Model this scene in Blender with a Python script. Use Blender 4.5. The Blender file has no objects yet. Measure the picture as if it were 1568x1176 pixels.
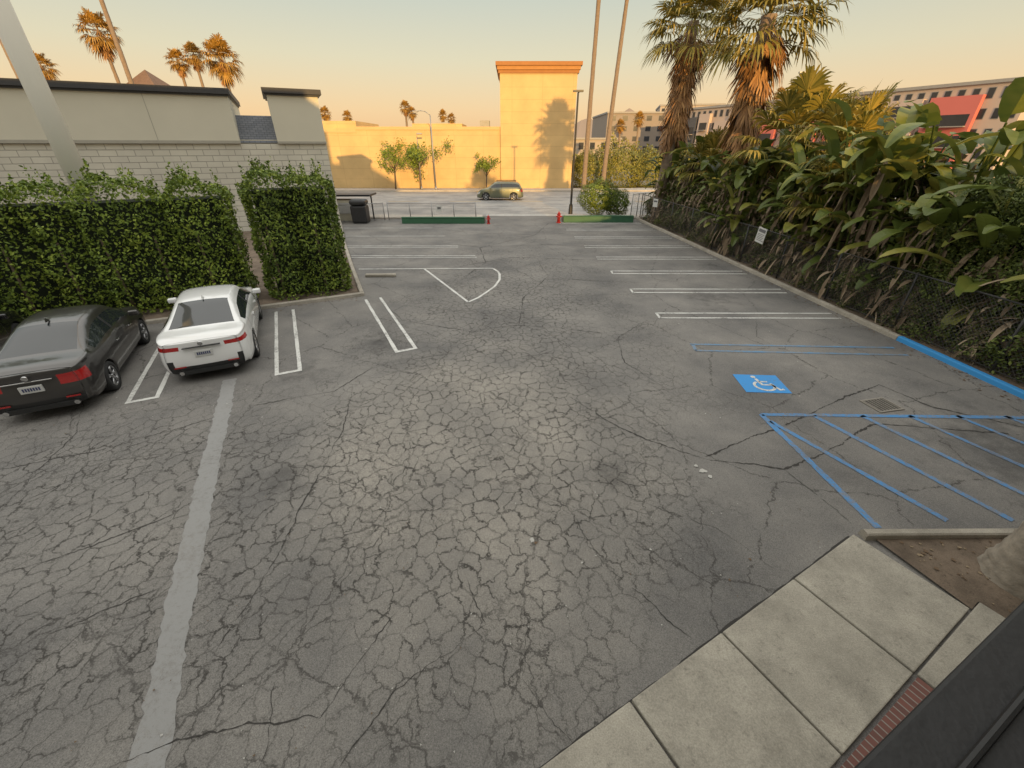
import bpy, math, random
import numpy as np
from mathutils import Vector, Matrix
random.seed(7); RNG=np.random.default_rng(7)
scene=bpy.context.scene
COL=scene.collection
# ---------------------------------------------------------------- helpers
D1=np.array([-.443,.8965]); D2=np.array([.8965,.443])      # lot axes (depth, along building)
def PQ(p,q,z=0.0):
    v=D2*p+D1*q
    return (float(v[0]),float(v[1]),z)
E1=np.array([.873,.487]); N1=np.array([-.487,.873])         # walkway axes
def EN(p,q,z=0.0):
    v=E1*p+N1*q
    return (float(v[0]),float(v[1]),z)
def new_obj(name,me,parent=None):
    o=bpy.data.objects.new(name,me); COL.objects.link(o)
    if parent is not None: o.parent=parent
    return o
def empty(name,loc=(0,0,0),rz=0.0):
    o=bpy.data.objects.new(name,None); o.location=loc; o.rotation_euler=(0,0,rz); COL.objects.link(o); return o
def mesh(name,V,F,mats,mi=None,parent=None,smooth=False):
    me=bpy.data.meshes.new(name)
    V=[tuple(map(float,v)) for v in V] if not isinstance(V,np.ndarray) else V.tolist()
    F=F.tolist() if isinstance(F,np.ndarray) else F
    me.from_pydata(V,[],F)
    for m in (mats if isinstance(mats,(list,tuple)) else [mats]): me.materials.append(m)
    if mi is not None: me.polygons.foreach_set('material_index',np.asarray(mi,dtype=np.int32))
    if smooth: me.polygons.foreach_set('use_smooth',np.ones(len(me.polygons),dtype=bool))
    me.update()
    return new_obj(name,me,parent)
class MB:
    def __init__(s): s.V=[];s.F=[];s.M=[]
    def add(s,V,F,m=0):
        b=len(s.V); s.V+= [tuple(v) for v in V]; s.F+=[tuple(i+b for i in f) for f in F]; s.M+=[m]*len(F)
    def box(s,x0,x1,y0,y1,z0,z1,m=0):
        s.add([(x0,y0,z0),(x1,y0,z0),(x1,y1,z0),(x0,y1,z0),(x0,y0,z1),(x1,y0,z1),(x1,y1,z1),(x0,y1,z1)],
              [(0,3,2,1),(4,5,6,7),(0,1,5,4),(1,2,6,5),(2,3,7,6),(3,0,4,7)],m)
    def cyl(s,a,b,ra,rb,n=12,m=0,caps=True):
        a=Vector(a);b=Vector(b);d=(b-a).normalized()
        u=d.orthogonal().normalized();w=d.cross(u)
        V=[];F=[]
        for c,r in((a,ra),(b,rb)):
            for i in range(n):
                t=2*math.pi*i/n; V.append(c+(u*math.cos(t)+w*math.sin(t))*r)
        for i in range(n): F.append((i,(i+1)%n,n+(i+1)%n,n+i))
        if caps: F.append(tuple(range(n-1,-1,-1)));F.append(tuple(range(n,2*n)))
        s.add([tuple(v) for v in V],F,m)
    def obj(s,name,mats,parent=None,smooth=False): return mesh(name,s.V,s.F,mats,s.M,parent,smooth)
def bevel(o,w=.02,seg=2):
    m=o.modifiers.new('bev','BEVEL');m.width=w;m.segments=seg;m.limit_method='ANGLE';return o
# ---------------------------------------------------------------- node helpers
def mat(name):
    m=bpy.data.materials.new(name);m.use_nodes=True
    nt=m.node_tree; b=nt.nodes['Principled BSDF']; return m,nt,b
def N(nt,t,**k):
    n=nt.nodes.new(t)
    for a,v in k.items(): setattr(n,a,v)
    return n
def setin(n,**k):
    for a,v in k.items(): n.inputs[a.replace('_',' ')].default_value=v
def L(nt,a,b): nt.links.new(a,b)
def math_(nt,op,a,b=None,clamp=False):
    n=N(nt,'ShaderNodeMath',operation=op,use_clamp=clamp)
    for i,v in enumerate((a,b)):
        if v is None: continue
        if isinstance(v,(int,float)): n.inputs[i].default_value=v
        else: L(nt,v,n.inputs[i])
    return n.outputs[0]
def mix(nt,f,a,b,mode='MIX'):
    n=N(nt,'ShaderNodeMix',data_type='RGBA',blend_type=mode)
    for i,v in ((0,f),(6,a),(7,b)):
        if isinstance(v,(int,float)): n.inputs[i].default_value=v
        elif isinstance(v,tuple): n.inputs[i].default_value=(*v,1) if len(v)==3 else v
        else: L(nt,v,n.inputs[i])
    return n.outputs[2]
def ramp(nt,f,stops):
    n=N(nt,'ShaderNodeValToRGB'); cr=n.color_ramp
    while len(cr.elements)<len(stops): cr.elements.new(.5)
    for e,(p,c) in zip(cr.elements,stops):
        e.position=p; e.color=(c,c,c,1) if isinstance(c,(int,float)) else (*c,1)
    L(nt,f,n.inputs[0]); return n.outputs[0]
def noise(nt,vec,scale,detail=4,rough=.5,out=0):
    n=N(nt,'ShaderNodeTexNoise'); setin(n,Scale=scale,Detail=detail,Roughness=rough)
    if vec is not None: L(nt,vec,n.inputs['Vector'])
    return n.outputs[out]
def pos(nt): return N(nt,'ShaderNodeNewGeometry').outputs['Position']
def simple(name,col,rough=.7,var=.15,scale=3.0,metal=0.0,bump=0.0,bscale=40,coat=0.0):
    m,nt,b=mat(name); p=N(nt,'ShaderNodeTexCoord').outputs['Object']
    n=noise(nt,p,scale,3,.6)
    c=mix(nt,n,tuple(x*(1-var) for x in col),tuple(min(1,x*(1+var)) for x in col))
    L(nt,c,b.inputs['Base Color']); setin(b,Roughness=rough,Metallic=metal)
    b.inputs['Coat Weight'].default_value=coat
    if bump:
        bn=N(nt,'ShaderNodeBump'); setin(bn,Strength=bump,Distance=.01)
        L(nt,noise(nt,p,bscale,3,.6),bn.inputs['Height']); L(nt,bn.outputs[0],b.inputs['Normal'])
    return m
def leafmat(name,c1,c2,c3,trans=.25,rough=.55):
    m,nt,b=mat(name); g=N(nt,'ShaderNodeNewGeometry')
    r=g.outputs['Random Per Island']
    n=noise(nt,g.outputs['Position'],1.1,2,.6)
    f=math_(nt,'ADD',math_(nt,'MULTIPLY',r,.65),math_(nt,'MULTIPLY',math_(nt,'SUBTRACT',n,.35),.9),True)
    c=ramp(nt,f,[(0,c1),(.5,c2),(1,c3)])
    L(nt,c,b.inputs['Base Color']); setin(b,Roughness=rough)
    b.inputs['Specular IOR Level'].default_value=.3
    if trans>0:
        t=N(nt,'ShaderNodeBsdfTranslucent'); L(nt,c,t.inputs['Color'])
        ms=N(nt,'ShaderNodeMixShader'); ms.inputs[0].default_value=trans
        L(nt,b.outputs[0],ms.inputs[1]);L(nt,t.outputs[0],ms.inputs[2])
        L(nt,ms.outputs[0],nt.nodes['Material Output'].inputs['Surface'])
    return m
# ---------------------------------------------------------------- asphalt
def asphalt_color(nt,p,dark=1.0):
    med=noise(nt,p,.45,6,.62); grit=noise(nt,p,85,3,.75)
    base=mix(nt,ramp(nt,med,[(.34,0),(.64,1)]),(.126*dark,.122*dark,.118*dark),(.212*dark,.201*dark,.185*dark))
    g=ramp(nt,grit,[(.28,.45),(.72,1.55)]); base=mix(nt,.85,base,g,'MULTIPLY')
    return base
def make_asphalt():
    m,nt,b=mat('old_asphalt'); p=pos(nt)
    base=asphalt_color(nt,p)
    wn=N(nt,'ShaderNodeTexNoise'); setin(wn,Scale=2.4,Detail=5,Roughness=.7); L(nt,p,wn.inputs['Vector'])
    sub=N(nt,'ShaderNodeVectorMath',operation='SUBTRACT'); L(nt,wn.outputs['Color'],sub.inputs[0]); sub.inputs[1].default_value=(.5,.5,.5)
    sc=N(nt,'ShaderNodeVectorMath',operation='SCALE'); L(nt,sub.outputs[0],sc.inputs[0]); sc.inputs['Scale'].default_value=.46
    wp=N(nt,'ShaderNodeVectorMath',operation='ADD'); L(nt,p,wp.inputs[0]); L(nt,sc.outputs[0],wp.inputs[1])
    flat=N(nt,'ShaderNodeMapping'); L(nt,wp.outputs[0],flat.inputs[0]); flat.inputs['Scale'].default_value=(1,.8,0); flat.inputs['Rotation'].default_value=(0,0,math.radians(-26)); 
    def vor(scale):
        v=N(nt,'ShaderNodeTexVoronoi',feature='DISTANCE_TO_EDGE',voronoi_dimensions='2D'); setin(v,Scale=scale,Randomness=1.0)
        L(nt,flat.outputs[0],v.inputs['Vector']); return v.outputs['Distance']
    sep=N(nt,'ShaderNodeSeparateXYZ'); L(nt,p,sep.inputs[0])
    def blob(cx,cy,rx,ry):
        a=math_(nt,'POWER',math_(nt,'DIVIDE',math_(nt,'SUBTRACT',sep.outputs[0],cx),rx),2.0)
        c=math_(nt,'POWER',math_(nt,'DIVIDE',math_(nt,'SUBTRACT',sep.outputs[1],cy),ry),2.0)
        return math_(nt,'SUBTRACT',1.0,math_(nt,'SQRT',math_(nt,'ADD',a,c)),True)
    core=blob(-.6,6.0,3.6,5.0)
    area=math_(nt,'MAXIMUM',blob(-.8,6.0,4.8,6.6),blob(-6.0,3.8,6.5,5.0))
    area=math_(nt,'MAXIMUM',area,math_(nt,'MULTIPLY',blob(0,13,6.0,15),.65))
    mn=noise(nt,p,.62,4,.6)
    mask=ramp(nt,math_(nt,'ADD',math_(nt,'MULTIPLY',area,1.15),math_(nt,'MULTIPLY',math_(nt,'SUBTRACT',mn,.5),1.4)),[(.08,0),(.25,.50),(.56,1)])
    brkn=noise(nt,p,2.9,3,.65)
    brk=ramp(nt,brkn,[(.35,.28),(.58,1)])
    d1=vor(4.4); d2=vor(.43)
    lw=math_(nt,'ADD',math_(nt,'MULTIPLY',math_(nt,'MULTIPLY',brkn,mask),.09),.012)     # uneven crack width
    a1=math_(nt,'SUBTRACT',1.0,math_(nt,'DIVIDE',d1,lw),True)
    a1=math_(nt,'MULTIPLY',a1,1.6,True)
    allig=math_(nt,'MULTIPLY',math_(nt,'MULTIPLY',a1,mask),brk)
    v2=vor(8.8)
    allig2=math_(nt,'MULTIPLY',math_(nt,'MULTIPLY',ramp(nt,v2,[(.0,1),(.06,0)]),ramp(nt,mn,[(.46,0),(.56,.7)])),mask)
    big=math_(nt,'MULTIPLY',ramp(nt,d2,[(.0014,1),(.0075,0)]),ramp(nt,brkn,[(.38,0),(.48,.9)]))
    cr=math_(nt,'MAXIMUM',math_(nt,'MAXIMUM',allig,allig2),big)
    base=mix(nt,math_(nt,'MULTIPLY',ramp(nt,math_(nt,'ADD',core,math_(nt,'MULTIPLY',mn,.6)),[(.35,0),(.85,1)]),.8),base,mix(nt,1.0,base,(1.48,1.44,1.36),'MULTIPLY'))
    st=None
    for cx,cy,r in ((1.63,5.2,.7),(-3.7,5.1,.8),(8.9,19.1,.9),(7.0,14.4,1.5),(9.0,5.6,2.8),(-3.6,10.5,1.3),(-5.0,8.8,1.0)):
        bl=blob(cx,cy,r,r); st=bl if st is None else math_(nt,'MAXIMUM',st,bl)
    st=ramp(nt,math_(nt,'ADD',math_(nt,'MULTIPLY',st,.8),math_(nt,'MULTIPLY',math_(nt,'SUBTRACT',brkn,.5),2.0)),[(.28,0),(1.0,1)])
    base=mix(nt,math_(nt,'MULTIPLY',st,.60),base,(.048,.046,.045))
    halo=math_(nt,'MULTIPLY',math_(nt,'MULTIPLY',ramp(nt,d1,[(.0,1),(.14,0)]),mask),.28)
    base=mix(nt,halo,base,(.080,.076,.070))
    col=mix(nt,math_(nt,'MULTIPLY',cr,.84),base,(.034,.031,.028))
    L(nt,col,b.inputs['Base Color']); setin(b,Roughness=.9)
    b.inputs['Specular IOR Level'].default_value=.25
    bn=N(nt,'ShaderNodeBump'); setin(bn,Strength=.6,Distance=.008); L(nt,noise(nt,p,70,2,.7),bn.inputs['Height']); L(nt,bn.outputs[0],b.inputs['Normal'])
    return m
M_ASPH=make_asphalt()
def make_road():
    m,nt,b=mat('street_asphalt');p=pos(nt)
    c=asphalt_color(nt,p,1.6); L(nt,c,b.inputs['Base Color']); setin(b,Roughness=.85); return m
M_ROAD=make_road()
def paint(name,col,wear=.45,mx=.82):
    m,nt,b=mat(name);p=pos(nt)
    base=asphalt_color(nt,p)
    n1=noise(nt,p,17,5,.8); n2=noise(nt,p,1.5,3,.6)
    f=ramp(nt,math_(nt,'ADD',math_(nt,'MULTIPLY',n1,.75),math_(nt,'MULTIPLY',n2,.4)),[(wear,.0),(wear+.15,1)])
    f=math_(nt,'ADD',math_(nt,'MULTIPLY',f,mx),.12)
    L(nt,mix(nt,f,base,col),b.inputs['Base Color']); setin(b,Roughness=.7); return m
M_WHITE=paint('white_paint_worn',(.60,.60,.57),.44)
M_BLUE=paint('blue_paint_worn',(.05,.22,.48),.49)
M_BLUEF=paint('blue_paint_faded',(.06,.24,.46),.50,.6)
M_BLUE2=paint('blue_paint',(.03,.25,.60),.38)
M_YEL=paint('yellow_paint_worn',(.5,.32,.05),.4)
M_PATCHP=paint('patch_cement_worn',(.25,.25,.245),.43,.7)
def conc(name,col,var=.18,sp_=.35):
    m,nt,b=mat(name);p=pos(nt)
    n=noise(nt,p,1.6,6,.7); f=noise(nt,p,70,3,.7)
    c=mix(nt,ramp(nt,n,[(.3,0),(.7,1)]),tuple(x*(1-var) for x in col),tuple(x*(1+var) for x in col))
    c=mix(nt,.8,c,ramp(nt,f,[(.3,.70),(.7,1.25)]),'MULTIPLY')
    sp=noise(nt,p,11,4,.8)
    c=mix(nt,ramp(nt,sp,[(.56,0),(.72,sp_)]),c,tuple(x*.4 for x in col))
    L(nt,c,b.inputs['Base Color']); setin(b,Roughness=.88); b.inputs['Specular IOR Level'].default_value=.25
    bn=N(nt,'ShaderNodeBump'); setin(bn,Strength=.35,Distance=.01); L(nt,f,bn.inputs['Height']); L(nt,bn.outputs[0],b.inputs['Normal'])
    return m
M_CONC=conc('walkway_concrete',(.345,.32,.268),.26,.6)
M_KERB=conc('kerb_concrete',(.34,.31,.26),.25,.5)
M_PAVE=conc('street_sidewalk_concrete',(.42,.38,.33))
M_DIRT=conc('dirt',(.15,.115,.085),.45,.8)
M_TAR=simple('crack_tar',(.036,.033,.030),.9,.3,20)
# ---------------------------------------------------------------- ground
def poly(name,pts,z,m,parent=None):
    return mesh(name,[(x,y,z) for x,y in pts],[tuple(range(len(pts)))],m,parent=parent)
M_GROUND=conc('ground_soil',(.20,.17,.13),.3)
poly('ground',[(-2500,-2500),(2500,-2500),(2500,2500),(-2500,2500)],0,M_GROUND)
poly('street_road',[(-150,34.3),(150,34.3),(150,53.8),(-150,53.8)],.004,M_ROAD)
poly('parking_lot_pavement',[(-32,-14),(14,-14),(11.9,-2),(9.06,32.27),(9.0,34.2),(-20,34.2),(-32,20)],.008,M_ASPH)
KX=lambda y: 10.66-.0738*(y-10.6)
def ribbon(mb,pts,w,z,m=0,jit=0.0,taper=False,gaps=0.0):
    P=[np.array(p[:2],float) for p in pts]; n=len(P)
    Vl=[]; ph=random.uniform(0,6)
    for i in range(n):
        d=P[min(i+1,n-1)]-P[max(i-1,0)]; d/=np.linalg.norm(d)+1e-9; s=np.array([-d[1],d[0]])
        ww=w*(1+jit*random.uniform(-1,1))/2
        if taper: ww*=min(1,.15+i/6,.15+(n-1-i)/6)*(.65+.35*math.sin(i*.11+ph))
        a=P[i]+s*ww; c=P[i]-s*ww; Vl+=[(a[0],a[1],z),(c[0],c[1],z)]
    F=[]; off=0
    for i in range(n-1):
        if off>0: off-=1; continue
        if gaps and random.random()<gaps: off=random.randint(1,2); continue
        F.append((2*i,2*i+1,2*i+3,2*i+2)[::-1])
    mb.add(Vl,F,m)
def rough(pts,step=.07,amp=.035,seed=0):
    r=random.Random(seed); P=[np.array(p[:2],float) for p in pts]; out=[P[0]]
    for a,b in zip(P[:-1],P[1:]):
        l=np.linalg.norm(b-a); k=max(2,int(l/step)); s=np.array([-(b-a)[1],(b-a)[0]])/max(l,1e-6)
        off=0; slow=0
        for i in range(1,k):
            slow=slow*.93+r.uniform(-1,1)*amp; off=off*.3+r.uniform(-1,1)*amp*.7
            out.append(a+(b-a)*i/k+s*(off+slow)*math.sin(math.pi*i/k)**.5)
        out.append(b)
    return out
mb=MB(); ribbon(mb,rough([(-6.52,8.45),(-5.3,5.85),(-4.39,3.98),(-3.74,2.65),(-3.31,1.8),(-2.6,.3)],.08,.006,3),.29,.012,0,.16)
mb.obj('asphalt_patch',[M_PATCHP])
mk=MB(); z=.016
def seg(a,b,w=.09,m=0): ribbon(mk,rough([a,b],.25,.002,int(abs(a[0]*100))),w,z,m,.12)
def pair(p0,p1,qn,qf,w=.09):
    seg(PQ(p0,qn),PQ(p0,qf)); seg(PQ(p1,qn),PQ(p1,qf)); seg(PQ(p0-.045,qn-.05),PQ(p1+.045,qn-.05),.1)
for p0 in (-9.56,-6.75,-3.94,-1.13,1.69): pair(p0,p0+.5,10.28,15.0)
for k in range(8):
    y=12.38+2.6*k; xr=KX(y)-.25; xl=xr-5.65
    seg((xl,y+.02),(xr,y-.02)); seg((xl+.02,y+.45),(xr,y+.42)); 
    if k<3: seg((xl,y-.02),(xl+.02,y+.48),.08)
for y,xa,xb in ((20.9,-7.9,-1.8),(23.2,-8.9,-2.9),(26.0,-9.9,-4.0),(28.8,-11.0,-5.2),(20.55,-7.8,-1.7),(22.85,-8.8,-2.85)): seg((xa,y),(xb,y+.03),.08)
seg((-6.7,18.35),(-.85,18.5)); seg((-3.84,18.4),(-1.51,13.92)); 
arc=[(-1.51,13.92),(-1.2,14.4),(-.94,15.04),(-.66,15.8),(-.5,16.7),(-.52,17.5),(-.6,17.95),(-.83,18.45)]
ribbon(mk,arc,.09,z,0,.05)
seg((4.84,10.0),(10.2,9.72),.09,2); seg((4.84,10.40),(10.2,10.17),.09,2); seg((4.84,10.0),(4.9,10.38),.09,2)
seg((5.0,6.98),(10.6,6.86),.10,1); seg((5.0,6.98),(5.17,4.12),.11,1)
for k in range(6):
    x0=5.08+.95*k; a=(x0,6.94); 
    x1=x0+1.18; b=(x1,4.25)
    if x1>10.4: f=(10.4-x0)/1.18; b=(10.4,6.94-2.69*f)
    if k==0: a=(5.06,6.75)
    seg(a,b,.10,1)
mk.obj('parking_markings',[M_WHITE,M_BLUE,M_BLUEF])
sy=MB(); sy.add([(5.13,7.86,z),(6.1,7.80,z),(6.18,8.62,z),(5.2,8.68,z)],[(0,1,2,3)],0)
zz=.020
def srib(pts,w): ribbon(sy,[(5.20+.9*u+.04*v,7.86+.80*v-.05*u) for u,v in pts],w,zz,1,.03)
circ=[(.50+.23*math.cos(t),.36+.25*math.sin(t)) for t in np.linspace(math.radians(120),math.radians(395),18)]
srib(circ,.06); srib([(.44,.78),(.47,.42),(.70,.42),(.80,.15),(.90,.19)],.07); srib([(.46,.60),(.66,.60)],.055)
hd=[(5.20+.9*(.42+.06*math.cos(t))+.04*.88,7.86+.80*(.88+.07*math.sin(t))-.02,zz) for t in np.linspace(0,2*math.pi,12)[:-1]]
sy.add(hd,[tuple(range(11))],1)
sy.obj('accessible_parking_symbol',[M_BLUE2,M_WHITE])
cm=MB(); zc=.0135
CR=[([(3.36,5.68),(5.08,6.5),(6.6,7.35),(8.28,8.2),(8.68,7.25),(9.9,6.5),(10.8,6.1)],.042),
([(3.3,5.62),(4.53,5.35),(5.6,5.85),(7.1,6.66),(9.5,6.3)],.038),
([(1.2,7.7),(1.97,6.65),(2.66,6.05),(3.3,5.62)],.030),([(4.53,5.35),(4.68,4.88),(4.85,4.2)],.024),
([(.91,4.35),(1.22,3.48),(1.97,2.6)],.012),([(-4.3,1.2),(-3.05,1.7),(-2.47,1.83),(-1.81,1.86),(-1.68,2.2),(-1.33,2.9)],.015),
([(-.55,3.3),(-.29,2.75),(-.65,2.45),(-1.18,2.07),(-1.5,1.5)],.012),
([(-3.6,8.2),(-3.2,6.44),(-3.16,4.75),(-3.09,3.6),(-3.16,2.45)],.019),
([(-8.9,5.2),(-7.3,5.85),(-5.9,6.9)],.020),([(-7.5,3.0),(-6.2,3.5),(-4.9,4.4)],.015),([(-5.2,2.6),(-4.3,3.2)],.012),
([(2.6,31),(1.4,26.4),(-1.7,22.7),(-1.2,19.5),(-2.0,17)],.045),([(-4.5,13.9),(-3.4,12.2),(-1.2,11.3),(.2,11.8),(2.6,11.2)],.026),
([(4.2,12.2),(3.0,10.9),(2.8,9.3),(3.5,7.9)],.020),([(-2.2,18.9),(0,20.6),(4.2,20.0)],.040),([(.2,11.8),(.4,14.4),(1.5,17.2),(1.2,20.4)],.030),
([(-1.6,9.8),(-3.3,9.2),(-3.9,7.9),(-5.4,7.3)],.020),([(7.4,9.0),(6.9,10.9),(7.6,12.3)],.015),([(2.0,4.6),(2.9,4.1),(3.4,3.4)],.009),
([(-2.4,2.2),(-2.2,1.5),(-2.5,.9)],.010),([(.2,2.9),(.1,2.2),(.6,1.6)],.009),([(-4.0,24),(-1.7,22.9),(2,23.6),(5,22.8)],.040),([(-6,29),(-2,27),(1.4,26.4),(5,27.5)],.05),([(1.2,17),(4,16.4)],.028),
([(-9.5,8.0),(-8.2,6.4),(-7.6,4.4),(-6.1,2.6)],.016),([(-6.4,6.2),(-7.4,4.6)],.012)]
for i,(pts,w) in enumerate(CR): ribbon(cm,rough(pts,.04,.014,i+3),w*.9,zc,0,.7,True,.015)
ribbon(cm,rough([EN(-3,1.20),EN(6.0,1.20)],.08,.006,50),.032,zc,0,.4)
cm.obj('pavement_cracks',[M_TAR])
lt=MB()
r=random.Random(5)
spots=[(.27,3.9,.045),(.33,3.86,.03),(1.85,3.75,.02),(.9,3.55,.02),(3.16,5.3,.06),(3.22,5.15,.05),(3.1,5.42,.035),(2.7,3.3,.02),(3.1,3.6,.02)]+[(r.uniform(-4,4.5),r.uniform(1.4,6),r.uniform(.004,.012)) for _ in range(200)]+[(r.uniform(-9,9),r.uniform(6,20),r.uniform(.008,.018)) for _ in range(150)]
for _ in range(520):
    y=r.uniform(5,31); spots.append((KX(y)-abs(r.gauss(0,.22))-.02,y,r.uniform(.012,.035)))
for _ in range(160):
    p_=r.uniform(-8,1.6); v_=PQ(p_,15.5-abs(r.gauss(0,.25))); spots.append((v_[0],v_[1],r.uniform(.012,.03)))
for i,(x,y,s) in enumerate(spots):
    if np.dot(N1,(x,y))<1.2: continue
    k=9; lt.add([(x+s*r.uniform(.3,1.3)*math.cos(6.283*i_/k),y+s*r.uniform(.3,1.3)*math.sin(6.283*i_/k),.022) for i_ in range(k)],[tuple(range(k))],(1 if i>=359 else (0 if r.random()<.6 or s>.03 else 1)))
lt.obj('litter_specks',[simple('pale_litter',(.42,.41,.38),.9,.3,30),simple('dry_leaf_litter',(.13,.085,.05),.9,.5,3)])
dg=empty('drain_grate',(7.68,7.33,0),math.radians(12)); a=MB()
a.box(-.30,.30,-.24,-.20,.009,.03);a.box(-.30,.30,.20,.24,.009,.03);a.box(-.30,-.26,-.2,.2,.009,.03);a.box(.26,.30,-.2,.2,.009,.03)
for i in range(7): x=-.225+.075*i; a.box(x-.012,x+.012,-.2,.2,.012,.028)
a.obj('grate',[simple('grate_iron',(.24,.22,.19),.7,.3,20,.2)],dg)
b2=MB(); b2.add([(-.26,-.2,.011),(.26,-.2,.011),(.26,.2,.011),(-.26,.2,.011)],[(0,1,2,3)]); b2.obj('pit_shade',[simple('pit_shade_black',(.01,.01,.01),.9)],dg)  # flat black sheet stands in for the shade down the drain
# ---------------------------------------------------------------- walkway, kerbs
def prism(mb,pts,z0,z1,m=0):
    n=len(pts); V=[(p[0],p[1],z0) for p in pts]+[(p[0],p[1],z1) for p in pts]
    mb.add(V,[tuple(range(n-1,-1,-1)),tuple(range(n,2*n))]+[(i,(i+1)%n,n+(i+1)%n,n+i) for i in range(n)],m)
sw=MB(); js=[-6.1,-4.75,-3.4,-2.05,-.7,.63,1.97,3.3,4.65,6.05]
for a_,b_ in zip(js[:-1],js[1:]):
    g=.013; prism(sw,[EN(a_+g,-.05+g),EN(b_-g,-.05+g),EN(b_-g,1.18),EN(a_+g,1.18)],0,.06+random.uniform(-.006,.006))
prism(sw,[EN(4.67,-.34),EN(6.25,-.34),EN(6.25,-.06),EN(4.67,-.06)],0,.055)
o=sw.obj('sidewalk',[M_CONC]); bevel(o,.012,2)
def make_brick(name,c1,c2,mort,sx,bw,bh,ms,use='pos',rot=0.0,axes='xy',bumps=.3,off=.5):
    m,nt,b=mat(name)
    src=pos(nt) if use=='pos' else N(nt,'ShaderNodeTexCoord').outputs['Object']
    mp=N(nt,'ShaderNodeMapping'); L(nt,src,mp.inputs[0]); mp.inputs['Rotation'].default_value=(0,0,rot)
    s=N(nt,'ShaderNodeSeparateXYZ'); L(nt,mp.outputs[0],s.inputs[0]); cb=N(nt,'ShaderNodeCombineXYZ')
    L(nt,s.outputs['xyz'.index(axes[0])],cb.inputs[0]); L(nt,s.outputs['xyz'.index(axes[1])],cb.inputs[1])
    br=N(nt,'ShaderNodeTexBrick'); br.offset=off; L(nt,cb.outputs[0],br.inputs['Vector'])
    br.inputs['Color1'].default_value=(*c1,1);br.inputs['Color2'].default_value=(*c2,1);br.inputs['Mortar'].default_value=(*mort,1)
    setin(br,Scale=sx);br.inputs['Brick Width'].default_value=bw;br.inputs['Row Height'].default_value=bh;br.inputs['Mortar Size'].default_value=ms
    br.inputs['Mortar Smooth'].default_value=.3
    n=noise(nt,src,.5,4,.6); c=mix(nt,.7,br.outputs['Color'],ramp(nt,n,[(.3,.82),(.7,1.1)]),'MULTIPLY')
    L(nt,c,b.inputs['Base Color']); setin(b,Roughness=.85)
    bn=N(nt,'ShaderNodeBump'); bn.invert=True; setin(bn,Strength=bumps,Distance=.02); L(nt,br.outputs['Fac'],bn.inputs['Height']); L(nt,bn.outputs[0],b.inputs['Normal'])
    return m
M_BRICK=make_brick('red_brick_paving',(.17,.07,.055),(.12,.058,.048),(.24,.21,.185),1.0,.075,.21,.008,rot=-math.atan2(.487,.873))
bk=MB(); prism(bk,[EN(-6,-.30),EN(4.64,-.30),EN(4.64,-.075),EN(-6,-.075)],0,.052); bk.obj('brick_edging',[M_BRICK])
poly('planter_dirt',[(4.95,3.9),(13,3.95),(13,2.0),EN(6.25,-.34)[:2],EN(6.25,-.05)[:2],EN(6.06,-.05)[:2]],.045,M_DIRT)
pl=MB()
for _ in range(260):
    x=r.uniform(5.1,8.5); y=r.uniform(2.6,3.85)
    if np.dot(E1,(x,y))<6.3: continue
    s=r.uniform(.008,.03); pl.add([(x+s*r.uniform(.4,1.3)*math.cos(6.283*i_/6),y+s*r.uniform(.4,1.3)*math.sin(6.283*i_/6),.052+r.uniform(0,.01)) for i_ in range(6)],[tuple(range(6))],r.randrange(2))
pl.obj('leaf_litter',[bpy.data.materials['dry_leaf_litter'],simple('tan_litter',(.25,.19,.12),.9,.4,5)])
def kerb(name,pts,w=.16,h=.13,m=M_KERB):
    P=[np.array(p[:2],float) for p in pts]; n=len(P); prof=[(0,0),(.015,h-.025),(.035,h),(w-.02,h),(w,h-.02),(w,0)]
    V=[];F=[]
    for i in range(n):
        d=P[min(i+1,n-1)]-P[max(i-1,0)]; d/=np.linalg.norm(d); s=np.array([d[1],-d[0]])
        for a,hh in prof: V.append((P[i][0]+s[0]*a,P[i][1]+s[1]*a,hh))
    k=len(prof)
    for i in range(n-1):
        for j in range(k-1): F.append((i*k+j,i*k+j+1,(i+1)*k+j+1,(i+1)*k+j))
    F.append(tuple(range(k)));F.append(tuple((n-1)*k+j for j in range(k-1,-1,-1)))
    return mesh(name,V,F,m)
kerb('concrete_kerb',[(KX(y),y) for y in np.linspace(10.7,32.8,12)])
kerb('blue_kerb',[(KX(y),y) for y in np.linspace(4.2,10.68,6)],m=paint('blue_kerb_paint',(.03,.26,.60),.28,.85))
kerb('planter_kerb',[(9.9,4.06),(8,4.05),(4.82,4.03)][::-1],.13,.13)
kerb('hedge_kerb',[PQ(1.72,15.6),PQ(-1.5,15.62),PQ(-9,15.65),PQ(-26,15.7)][::-1],.16,.13)
kerb('side_kerb',[PQ(1.75,15.62),PQ(2.0,20),PQ(2.4,26),PQ(3.0,32.5)][::-1],.16,.13)
poly('hedge_bed_dirt',[PQ(1.70,15.75)[:2],PQ(2.0,20)[:2],PQ(2.4,26)[:2],PQ(2.9,32)[:2],PQ(-28,32)[:2],PQ(-28,15.75)[:2]],.05,M_DIRT)
poly('verge_dirt',[(KX(4.2)+.15,4.2),(30,4.2),(30,33.6),(KX(33)+.15,33.6)],.05,M_DIRT)
ws=MB(); ws.box(-.62,.62,-.09,.09,.01,.13); o=ws.obj('wheel_stop',[M_KERB]); o.location=(-5.4,17.15,0); o.rotation_euler=(0,0,.03); bevel(o,.035,3)
s1=MB(); s1.box(-60,-2.2,32.7,34.2,0,.12); s1.box(4.0,60,32.7,34.2,0,.12); s1.obj('street_sidewalk',[M_PAVE])
s2=MB(); s2.box(-120,120,53.9,56.9,0,.14); s2.obj('street_sidewalk',[M_PAVE])
rm=MB(); 
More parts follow.
